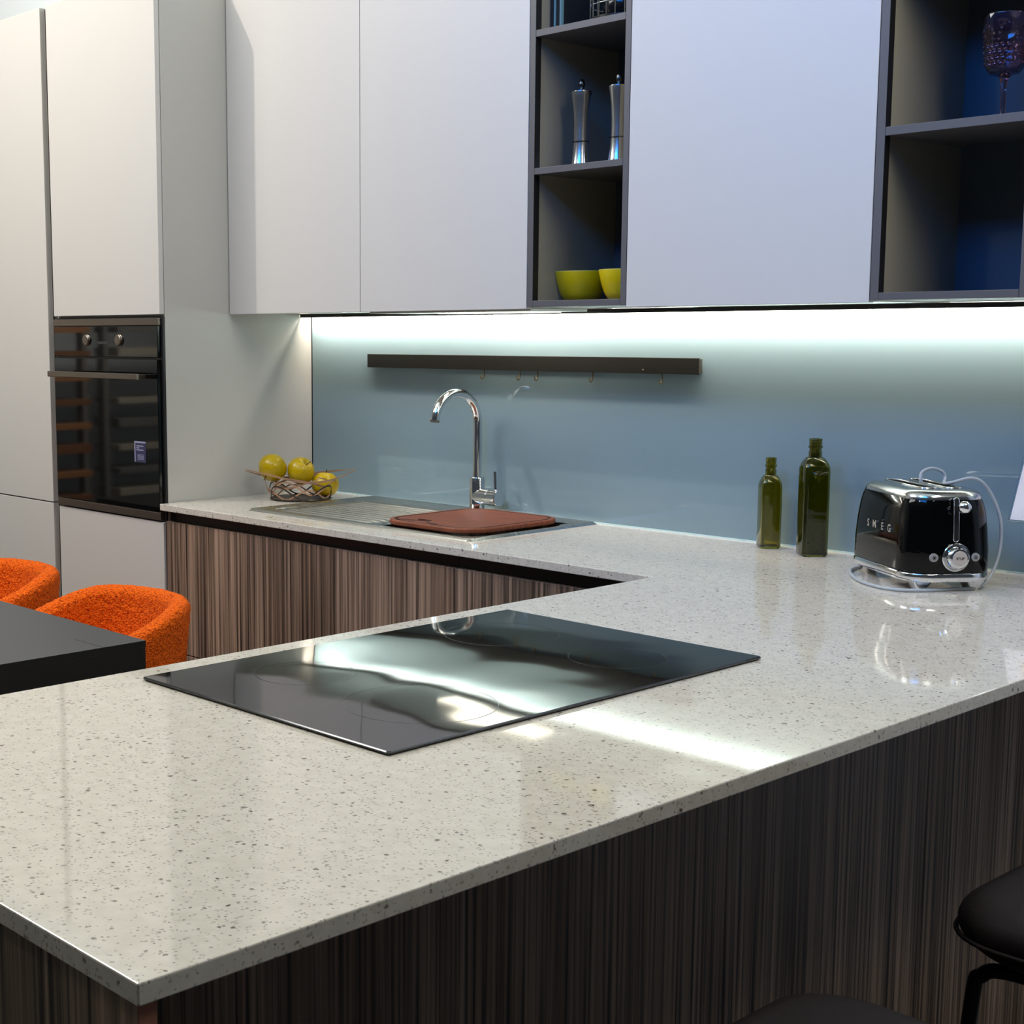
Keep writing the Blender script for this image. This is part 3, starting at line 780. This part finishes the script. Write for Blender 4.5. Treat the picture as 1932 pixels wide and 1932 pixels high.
# chrome base skirt with four feet
bm = B(); ls = [tsec(0.0205, 0.0035, 0.055), tsec(0.020, 0.001, 0.058), tsec(0.022, -0.0008, 0.059), tsec(0.034, -0.0006, 0.059), tsec(0.036, 0.001, 0.058)]
loops(bm, ls)
ba = obj('base', bm, CHROME, t, 50, label='polished chrome base skirt')
for sx in (-1, 1):
    for sy in (-1, 1):
        bm = B(); cx, cy = sx * 0.052, sy * 0.112
        loops(bm, [rrect(0.010, 0.014, 0.006, 4, 0.0, cx, cy), rrect(0.012, 0.016, 0.006, 4, 0.006, cx, cy), rrect(0.020, 0.024, 0.008, 4, 0.0205, cx, cy)])
        obj('foot', bm, CHROME, ba, 50)
# control face at local y = -L2
yf = -L2
def on_face(bm, d): return bm
x_l, = (0.001,)
bm = B(); q = rrect(0.0052, 0.042, 0.005, 5, 0, 0, 0)
pth = [(x_l + p[0], yf - 0.0003 + max(0, (p[1] + 0.14 - 0.125)) * 0.12, 0.140 + p[1]) for p in q]
tube(bm, pth, 0.0011, 8, closed=True); st = obj('lever_slot', bm, CHROME, t, 60)
bm = B(); bb = [bm.verts.new((x_l + p[0] * .85, yf - 0.0006 + max(0, (p[1] + 0.14 - 0.125)) * 0.12, 0.140 + p[1])) for p in q]; bm.faces.new(bb)
obj('slot_recess', bm, SLOT, st)
bm = B(); lathe(bm, [(0, 0.012), (0.004, 0.010), (0.004, 0.0), (0.009, -0.002), (0.0120, -0.006), (0.0122, -0.010), (0.0100, -0.016), (0.006, -0.019), (0, -0.020)], 32, (x_l + 0.006, yf - 0.006, 0.166), 'Y')
obj('lever_knob', bm, CHROME, t, 60)
kx, kz = 0.002, 0.068
bm = B(); lathe(bm, [(0, 0.004), (0.0265, 0.002), (0.0275, -0.002), (0.0262, -0.0035), (0.0240, -0.0035), (0.0228, -0.0015), (0.0215, -0.0035), (0.0205, -0.014), (0.0185, -0.0165), (0.0160, -0.017), (0, -0.0168)], 64, (kx, yf, kz), 'Y')
kn = obj('dial_knob', bm, CHROME, t, 35)
bm = B(); lathe(bm, [(0, -0.017), (0.0145, -0.017), (0.0142, -0.0182), (0, -0.0186)], 48, (kx, yf, kz), 'Y')
obj('stop_button', bm, BUTTON, kn, 35)
def vertical(bm, loc3, rot=Matrix.Rotation(PI / 2, 4, 'X')):
    bmesh.ops.transform(bm, matrix=Matrix.Translation(loc3) @ rot, verts=bm.verts[:]); return bm
obj('stop_lettering', vertical(text_mesh('STOP', 0.0064, 0.0002, 1.05, 0.0001), (kx, yf - 0.0187, kz)), PRINT, kn)
GREYB = mat('grey_button', (150, 150, 148), 0.35)
for bxx, s_ in ((-0.041, '*'), (0.041, '=')):
    bm = B(); lathe(bm, [(0, 0.004), (0.0085, 0.002), (0.0082, -0.0012), (0.006, -0.0018), (0, -0.0020)], 32, (bxx, yf, kz), 'Y')
    b_ = obj('button', bm, GREYB, t, 40)
    m = B()
    if s_ == '*':
        for a_ in (0, 60, 120):
            q = B(); box(q, -0.0042, 0.0042, -0.0003, 0.0003, -0.0006, 0.0006, 0)
            bmesh.ops.transform(q, matrix=Matrix.Translation((bxx, yf - 0.0021, kz)) @ Matrix.Rotation(math.radians(a_), 4, 'Y'), verts=q.verts[:])
            me = bpy.data.meshes.new('symbol'); q.to_mesh(me); q.free(); m.from_mesh(me); bpy.data.meshes.remove(me)
    else:
        for dz in (-0.0026, 0, 0.0026): box(m, bxx - 0.003, bxx + 0.003, yf - 0.0024, yf - 0.0018, kz + dz - 0.0005, kz + dz + 0.0005, 0)
    obj('symbol', m, PRINT, b_)
# raised chrome letters on the long side (local x = -W2), reading towards the control face
LET = mat('chrome_letters', (190, 190, 192), 0.12, 1.0)
for ch, v in zip('SMEG', (0.040, 0.012, -0.024, -0.055)):
    bm = text_mesh(ch, 0.021, 0.0012, 1, 0.0004)
    R1 = Matrix.Rotation(-PI / 2, 4, 'Z') @ Matrix.Rotation(PI / 2, 4, 'X')
    bmesh.ops.transform(bm, matrix=Matrix.Translation((-W2 + 0.0016, v, 0.113)) @ R1, verts=bm.verts[:])
    obj('raised_letter', bm, LET, t)
# mains cord
Ti = (Matrix.Translation(O) @ Matrix.Rotation(phi, 4, 'Z')).inverted()
cw = [(2.140, -0.195, 1.100), (2.155, -0.232, 1.108), (2.154, -0.229, 1.125), (2.163, -0.219, 1.134), (2.173, -0.208, 1.134), (2.183, -0.198, 1.127), (2.188, -0.198, 1.115), (2.200, -0.225, 1.1085), (2.222, -0.240, 1.112),
      (2.249, -0.215, 1.121), (2.268, -0.200, 1.110), (2.285, -0.188, 1.077), (2.297, -0.183, 1.036), (2.302, -0.190, 0.990), (2.302, -0.21, 0.949), (2.298, -0.240, 0.922), (2.287, -0.270, 0.9140), (2.264, -0.305, 0.9135),
      (2.240, -0.352, 0.9135), (2.205, -0.386, 0.9135), (2.158, -0.384, 0.9135), (2.100, -0.350, 0.9138), (2.040, -0.282, 0.9138), (2.008, -0.220, 0.9138), (2.012, -0.170, 0.9138), (2.045, -0.130, 0.9138), (2.09, -0.115, 0.9138)]
bm = B(); tube(bm, [Ti @ p for p in spline(cw, 8)], 0.0033, 12)
obj('mains_cord', bm, WHITECORD, t, 180, label='pale grey mains cord looped over the top')

# ------------------------------------------------------------------ leaflet on a stand
O = (2.42, -0.12, H)
t = root('leaflet_stand', O, 'white leaflet in a tilted clear holder right of the toaster, cut by the frame', 'sign')
al = math.atan2(0.049, 0.11)
def tilt(bm):
    bmesh.ops.transform(bm, matrix=Matrix.Translation((0, -0.030, 0.128)) @ Matrix.Rotation(-al, 4, 'X'), verts=bm.verts[:]); return bm
obj('leaflet', tilt(bx(-0.120, 0.092, -0.0006, 0.0006, 0.001, 0.296)), WHITEP, t)
obj('holder', tilt(bx(-0.1245, 0.096, 0.0012, 0.0035, -0.002, 0.30, 0.0005)), ACRYL, t)
obj('lower_ledge', tilt(bx(-0.1245, 0.096, -0.0012, 0.0035, -0.0035, -0.002, 0)), ACRYL, t)
obj('printed_picture', tilt(bx(-0.095, 0.092, -0.0012, -0.0007, 0.115, 0.270)), mat('printed_blue_grey', (120, 128, 160), 0.5), t)
obj('printed_spot', tilt(bx(-0.090, 0.02, -0.0012, -0.0007, 0.030, 0.085)), mat('printed_peach', (236, 206, 178), 0.5), t)
obj('post', bx(-0.010, 0.010, -0.022, 0.004, 0.008, 0.150, 0.002), STEEL2, t)
obj('foot_plate', bx(-0.07, 0.07, -0.06, 0.06, 0.0, 0.008, 0.002), STEEL2, t)

# ------------------------------------------------------------------ things on the shelves
def mill(loc_, label):
    t = root('pepper_mill', loc_, label, 'mill', 'waisted steel mills on the dark shelf')
    b_ = B(); lathe(b_, [(0, 0), (0.0235, 0), (0.0240, 0.002), (0.0222, 0.012), (0.0190, 0.034), (0.0172, 0.058), (0.0172, 0.0605), (0, 0.0605)], 56)
    obj('lower_body', b_, MILLM, t, 40)
    b_ = B(); lathe(b_, [(0, 0.0606), (0.0205, 0.0606), (0.0205, 0.0622), (0, 0.0622)], 56); obj('ring', b_, MILLKNOB, t, 40)
    b_ = B(); lathe(b_, [(0, 0.0623), (0.0172, 0.0623), (0.0168, 0.085), (0.0170, 0.105), (0.0185, 0.135), (0.0215, 0.160), (0.0242, 0.1755), (0.0240, 0.1775), (0.0225, 0.178), (0, 0.1785)], 56)
    obj('upper_body', b_, MILLM, t, 40)
    b_ = B(); lathe(b_, [(0, 0.1785), (0.003, 0.179), (0.0035, 0.182), (0.0062, 0.186), (0.0078, 0.193), (0.0066, 0.201), (0.0035, 0.2055), (0, 0.2065)], 32)
    obj('knob', b_, MILLKNOB, t, 60)
mill((1.2750, -0.2410, 1.793), 'waisted steel mill standing in the middle of the dark shelf')
mill((1.3860, -0.2410, 1.793), 'waisted steel mill half hidden by the shelf side at the right')
def bowl(loc_, label):
    t = root('yellow_bowl', loc_, label, 'bowl', 'yellow bowls on the lowest dark shelf')
    b_ = B()
    op = [(0, 0.0), (0.034, 0.0), (0.043, 0.004), (0.052, 0.018), (0.0595, 0.040), (0.0660, 0.0695)]
    ip = [(0.0655, 0.0706), (0.0640, 0.0700), (0.057, 0.040), (0.0495, 0.019), (0.041, 0.0065), (0, 0.0045)]
    lathe(b_, op + ip, 64); obj('shell', b_, YELLOW, t, 50)
    b_ = B(); tube(b_, [(0.0650 * math.cos(a), 0.0650 * math.sin(a), 0.0706) for a in [2 * PI * k / 64 for k in range(64)]], 0.0011, 8, closed=True)
    obj('rim', b_, YELLOW_IN, t, 60, label='paler yellow rim')
bowl((1.2420, -0.1900, 1.482), 'yellow bowl in full view on the lowest dark shelf')
bowl((1.3830, -0.1950, 1.482), 'yellow bowl cut off by the shelf side at the right')

# goblet
O = (2.268, -0.205, 1.797)
t = root('goblet', O, 'purple pressed glass goblet with beaded bowl on the blue-lit shelf', 'glass')
b_ = B(); lathe(b_, [(0, 0), (0.035, 0), (0.036, 0.002), (0.020, 0.005), (0.007, 0.010), (0.0048, 0.022), (0.0045, 0.060), (0.0065, 0.078), (0.011, 0.086), (0, 0.088)], 48)
obj('stem', b_, PLUMG, t, 50)
b_ = B(); lathe(b_, [(0, 0.0862), (0.012, 0.0865), (0.026, 0.090), (0.0325, 0.098), (0.0340, 0.106), (0.0395, 0.165), (0.0448, 0.196), (0.0443, 0.1975), (0.0425, 0.196), (0.0370, 0.165), (0.0315, 0.108), (0.0290, 0.101), (0.022, 0.0945), (0, 0.0925)], 64)
obj('bowl', b_, PLUMG, t, 50)
b_ = B()
me_s = bmesh.new(); bmesh.ops.create_icosphere(me_s, subdivisions=2, radius=1.0); ms = bpy.data.meshes.new('s'); me_s.to_mesh(ms); me_s.free()
def add_bead(bm, p, r):
    n0 = len(bm.verts); bm.from_mesh(ms); bm.verts.ensure_lookup_table()
    bmesh.ops.transform(bm, matrix=Matrix.Translation(p) @ Matrix.Scale(r, 4), verts=bm.verts[n0:])
for row, (z, r_) in enumerate(((0.109, 0.0342), (0.1195, 0.0352), (0.130, 0.0361), (0.1405, 0.0371))):
    for k in range(22):
        a_ = 2 * PI * (k + 0.5 * (row % 2)) / 22; add_bead(b_, (r_ * math.cos(a_), r_ * math.sin(a_), z), 0.0038)
for k in range(6):
    for q in range(9):
        a_ = 2 * PI * (k / 6) + 0.42 * math.cos(PI * q / 8); z = 0.150 + 0.028 * math.sin(PI * q / 8)
        r_ = 0.0381 + (z - 0.15) * 0.12
        add_bead(b_, (r_ * math.cos(a_), r_ * math.sin(a_), z), 0.0022)
bd = obj('bead_relief', b_, PLUMG, t, 180); bd['kind'] = 'stuff'

# top shelf: wire caddy with steel cups, and slim standing books
O = (1.384, -0.23, 2.110)
t = root('wire_caddy', O, 'chrome wire caddy standing on the top dark shelf', 'caddy')
obj('base_tray', lathe(B(), [(0, 0), (0.070, 0), (0.074, 0.004), (0.074, 0.012), (0.071, 0.012), (0.070, 0.005), (0, 0.004)], 40), STOOLMETAL, t, 40)
for z in (0.040, 0.085):
    b_ = B(); tube(b_, [(0.073 * math.cos(a), 0.073 * math.sin(a), z) for a in [2 * PI * k / 40 for k in range(40)]], 0.0014, 8, closed=True); obj('ring_wire', b_, CHROME, t, 60)
for k in range(22):
    a_ = 2 * PI * k / 22; b_ = B(); tube(b_, [(0.0745 * math.cos(a_), 0.0745 * math.sin(a_), 0.010), (0.0745 * math.cos(a_), 0.0745 * math.sin(a_), 0.12)], 0.0013, 6)
    obj('upright_wire', b_, CHROME, t, 60)
STEELD = mat('dark_glass_pot', (26, 26, 30), 0.08, metal=0.2)
b_ = B(); lathe(b_, [(0, 0), (0.030, 0), (0.040, 0.006), (0.046, 0.03), (0.040, 0.062), (0.030, 0.085), (0, 0.088)], 40)
o = obj('small_pot', b_, STEELD, None, 60); o.location = (1.384, -0.23, 2.1152); tag(o, 'small glossy dark pot inside the chrome wire caddy', 'pot')
TEAL = mat('teal_page_edge', (110, 150, 158), 0.4); DKCOV = mat('dark_cover', (24, 28, 34), 0.45)
for k, (x, wd, lb) in enumerate(((1.2170, 0.0150, 'slim dark book at the far left of the top shelf'), (1.2345, 0.0150, 'slim dark book beside the far left one on the top shelf'))):
    O = (x, -0.17, 2.110)
    t = root('slim_book', O, lb, 'book', 'slim dark books on the top shelf')
    cv = bx(-wd / 2, wd / 2 - 0.0048, -0.11, 0.10, 0.0, 0.23, 0.001); box(cv, wd / 2 - 0.0048, wd / 2, -0.1004, 0.10, 0.0, 0.23, 0.0008); obj('cover', cv, DKCOV, t)
    obj('spine_strip', bx(wd / 2 - 0.0048, wd / 2, -0.1105, -0.1005, 0.0, 0.23, 0.0008), TEAL, t, label='pale teal edge')

# ------------------------------------------------------------------ dining table
O = (0.20, -1.70, 0)
t = root('dining_table', O, 'dark charcoal slab table in front of the orange chairs', 'table')
X0, X1, Y0, Y1 = -1.5, 0.9655, -2.10, -1.294
b_ = bx(X0, X1, Y0, Y1, 0.735, 0.75, 0.0005, o=O)
tt = obj('table_top', b_, [TABLEM, TABLEEDGE], t)
for f in tt.data.polygons:
    if f.normal.z < 0.9: f.material_index = 1
for xa, xb in ((X1 - 0.11, X1 - 0.0005), (X0 + 0.0005, X0 + 0.11)):
    obj('leg_panel', bx(xa, xb, Y0 + 0.001, Y1 - 0.001, 0.0, 0.7348, 0.0005, o=O), TABLEEDGE, t)
obj('seam_line', bx(X1 - 0.11, X1 - 0.0003, Y1 - 0.1085, Y1 - 0.1070, 0.7495, 0.7503, 0, o=O), BLACK, t)
obj('apron', bx(X0 + 0.12, X1 - 0.12, Y0 + 0.03, Y1 - 0.03, 0.685, 0.7348, 0, o=O), TABLEEDGE, t)

# ------------------------------------------------------------------ orange chairs
def tub_shell():
    """barrel shell: U in plan, open towards -y; dense so the boucle nubs are real relief"""
    bm = B(); NP, NC = 300, 150
    T = 0.058
    rings = []
    for i in range(NP + 1):
        s_ = -1 + 2 * i / NP
        ang = s_ * math.radians(142)                      # 0 = back (+y)
        e = 2.15
        ca, sa = math.cos(ang), math.sin(ang)
        k_ = (abs(ca) ** e + abs(sa) ** e) ** (-1 / e)
        ax, ay = 0.262, 0.262
        px, py = ax * sa * k_, ay * ca * k_
        n_ = Vector((sa * abs(sa) ** 0.6, ca * abs(ca) ** 0.6, 0)).normalized()
        q = abs(s_)
        top = 0.732 - 0.088 * ss((q - 0.30) / 0.62) 
        tip = ss((1 - q) / 0.05)
        tt_ = T * (0.35 + 0.65 * math.sqrt(max(0, min(1, (1 - q) / 0.06 + 0.02))))
        bot = 0.40
        ring = []
        for c_ in range(NC):
            u = c_ / NC
            # stadium cross-section: outer up, round top, inner down, round bottom
            hgt = top - bot - tt_; per = 2 * hgt + PI * tt_
            d = u * per
            if d < hgt: off, z = tt_ / 2, bot + tt_ / 2 + d
            elif d < hgt + PI * tt_ / 2:
                a_ = (d - hgt) / (tt_ / 2); off, z = tt_ / 2 * math.cos(a_), bot + tt_ / 2 + hgt + tt_ / 2 * math.sin(a_)
            elif d < 2 * hgt + PI * tt_ / 2: off, z = -tt_ / 2, bot + tt_ / 2 + hgt - (d - hgt - PI * tt_ / 2)
            else:
                a_ = (d - 2 * hgt - PI * tt_ / 2) / (tt_ / 2); off, z = -tt_ / 2 * math.cos(a_), bot + tt_ / 2 - tt_ / 2 * math.sin(a_)
            lean = 0.070 * (z - 0.745) * 1.0              # narrower towards the seat
            base = Vector((px, py, 0)) - n_ * (T / 2) + n_ * (off + lean * 1.4)
            p = Vector((base.x, base.y, z))
            dn = noise.noise(p * 120) * 0.0030 + noise.noise(p * 260) * 0.0016
            vv = Vector((n_.x * (1 if off > 0 else -1), n_.y * (1 if off > 0 else -1), 0.6 if z > top - tt_ else 0))
            ring.append(bm.verts.new(p + vv * dn))
        rings.append(ring)
    for i in range(NP):
        a_, b_ = rings[i], rings[i + 1]
        for c_ in range(NC):
            j = (c_ + 1) % NC
            bm.faces.new((a_[c_], a_[j], b_[j], b_[c_]))
    bm.faces.new(rings[0][::-1]); bm.faces.new(rings[-1])
    return bm
def chair(loc_, label):
    t = root('tub_chair', loc_, label, 'chair', 'orange tub chairs behind the dark table')
    obj('backrest', tub_shell(), BOUCLE, t, 180)
    b_ = B(); loops(b_, [rrect(0.205, 0.215, 0.09, 10, 0.36, 0, -0.02), rrect(0.222, 0.232, 0.10, 10, 0.38, 0, -0.02), rrect(0.225, 0.235, 0.10, 10, 0.45, 0, -0.02), rrect(0.205, 0.215, 0.09, 10, 0.475, 0, -0.02)])
    obj('seat', b_, BOUCLE, t, 60)
    for sx in (-1, 1):
        for sy in (-1, 1):
            b_ = B(); tube(b_, [(sx * 0.15, sy * 0.15 - 0.02, 0.37), (sx * 0.20, sy * 0.20 - 0.01, 0.0)], 0.013, 12); obj('leg', b_, STOOLMETAL, t, 50)
    return t
c1 = chair((0.375, -1.08, 0), 'orange boucle tub chair nearest the wood drawers, tucked at the table corner')
c2 = c1.copy(); col.objects.link(c2); c2.location = (-0.275, -1.08, 0); c2['label'] = 'orange boucle tub chair in front of the tall white cupboard, cut by the frame'
for ch in list(c1.children):
    q = ch.copy(); col.objects.link(q); q.parent = c2

# ------------------------------------------------------------------ bar stools
def stool(loc_, label):
    t = root('bar_stool', loc_, label, 'stool', 'dark leather bar stools at the peninsula')
    b_ = B(); n = 14; ls = []
    for k in range(n + 1):
        a_ = -PI / 2 + PI * k / n
        ins = 0.034 * (1 - math.cos(a_)); z = 0.034 * math.sin(a_)
        ls.append([(x, y, 0.655 + z + 0.018 * (x / 0.22) ** 2 * 0 + 0.012 * (abs(x) / 0.22) ** 2) for x, y, _ in rrect(0.222 - ins, 0.228 - ins, 0.085, 8)])
    # dished crown
    top = ls[-1]
    for f_ in (0.7, 0.4, 0.1):
        ls.append([(x * f_, y * f_, 0.689 + 0.004 * (1 - f_) + 0.012 * (abs(x * f_) / 0.22) ** 2) for x, y, z in top])
    loops(b_, ls); obj('seat', b_, LEATHER, t, 60)
    b_ = B(); tube(b_, [(x, y, 0.652 + 0.034 * 0 ) for x, y, _ in rrect(0.2235, 0.2295, 0.086, 8)], 0.0032, 8, closed=True)
    obj('seat_piping', b_, LEATHER, t, 60)
    for s_ in (-1, 1):
        b_ = B(); y = s_ * 0.185
        pth = spline([(-0.215, y + s_ * 0.02, 0.0), (-0.200, y + s_ * 0.01, 0.30), (-0.187, y, 0.56), (-0.176, y, 0.598), (-0.145, y, 0.612), (-0.05, y, 0.614), (0.08, y, 0.614), (0.145, y, 0.612), (0.176, y, 0.598), (0.187, y, 0.56), (0.200, y + s_ * 0.01, 0.30), (0.215, y + s_ * 0.02, 0.0)], 6)
        tube(b_, pth, 0.0095, 14); obj('leg_frame', b_, STOOLMETAL, t, 60)
    b_ = B(); tube(b_, rrect(0.204, 0.196, 0.02, 5, 0.24), 0.008, 12, closed=True); obj('footrest', b_, STOOLMETAL, t, 60)
    return t
s1 = stool((2.975, -1.075, 0), 'dark leather bar stool with black tube legs, cut by the right frame edge')
s2 = s1.copy(); col.objects.link(s2); s2.location = (2.985, -1.825, 0); s2['label'] = 'dark leather bar stool of which only the seat edge shows at the bottom'
for ch in list(s1.children):
    q = ch.copy(); col.objects.link(q); q.parent = s2

# ------------------------------------------------------------------ sample rack that the oven glass mirrors
O = (-3.2, -2.4, 0)
t = root('sample_rack', O, 'rack of wood and stone worktop samples mirrored in the oven glass', 'rack')
SM = [mat('sample_grey', (120, 118, 114), 0.5), mat('sample_orange_wood', (160, 112, 74), 0.5), mat('sample_pale', (170, 164, 150), 0.5), mat('sample_brown', (128, 88, 62), 0.5)]
for y in (-3.30, -2.42, -2.29, -1.45): obj('upright', bx(-3.25, -3.19, y - 0.015, y + 0.015, 0.0, 2.2, 0, o=O), SM[0], t)
for k in range(15):
    z = 0.16 + k * 0.125
    for a_, b2, sh in ((-3.27, -2.44, 0), (-2.27, -1.48, 1)):
        obj('sample_board', bx(-3.34, -3.10, a_, b2, z, z + (0.030 if (k + sh) % 3 else 0.045), 0.001, o=O), SM[(k * 2 + sh) % 4], t)
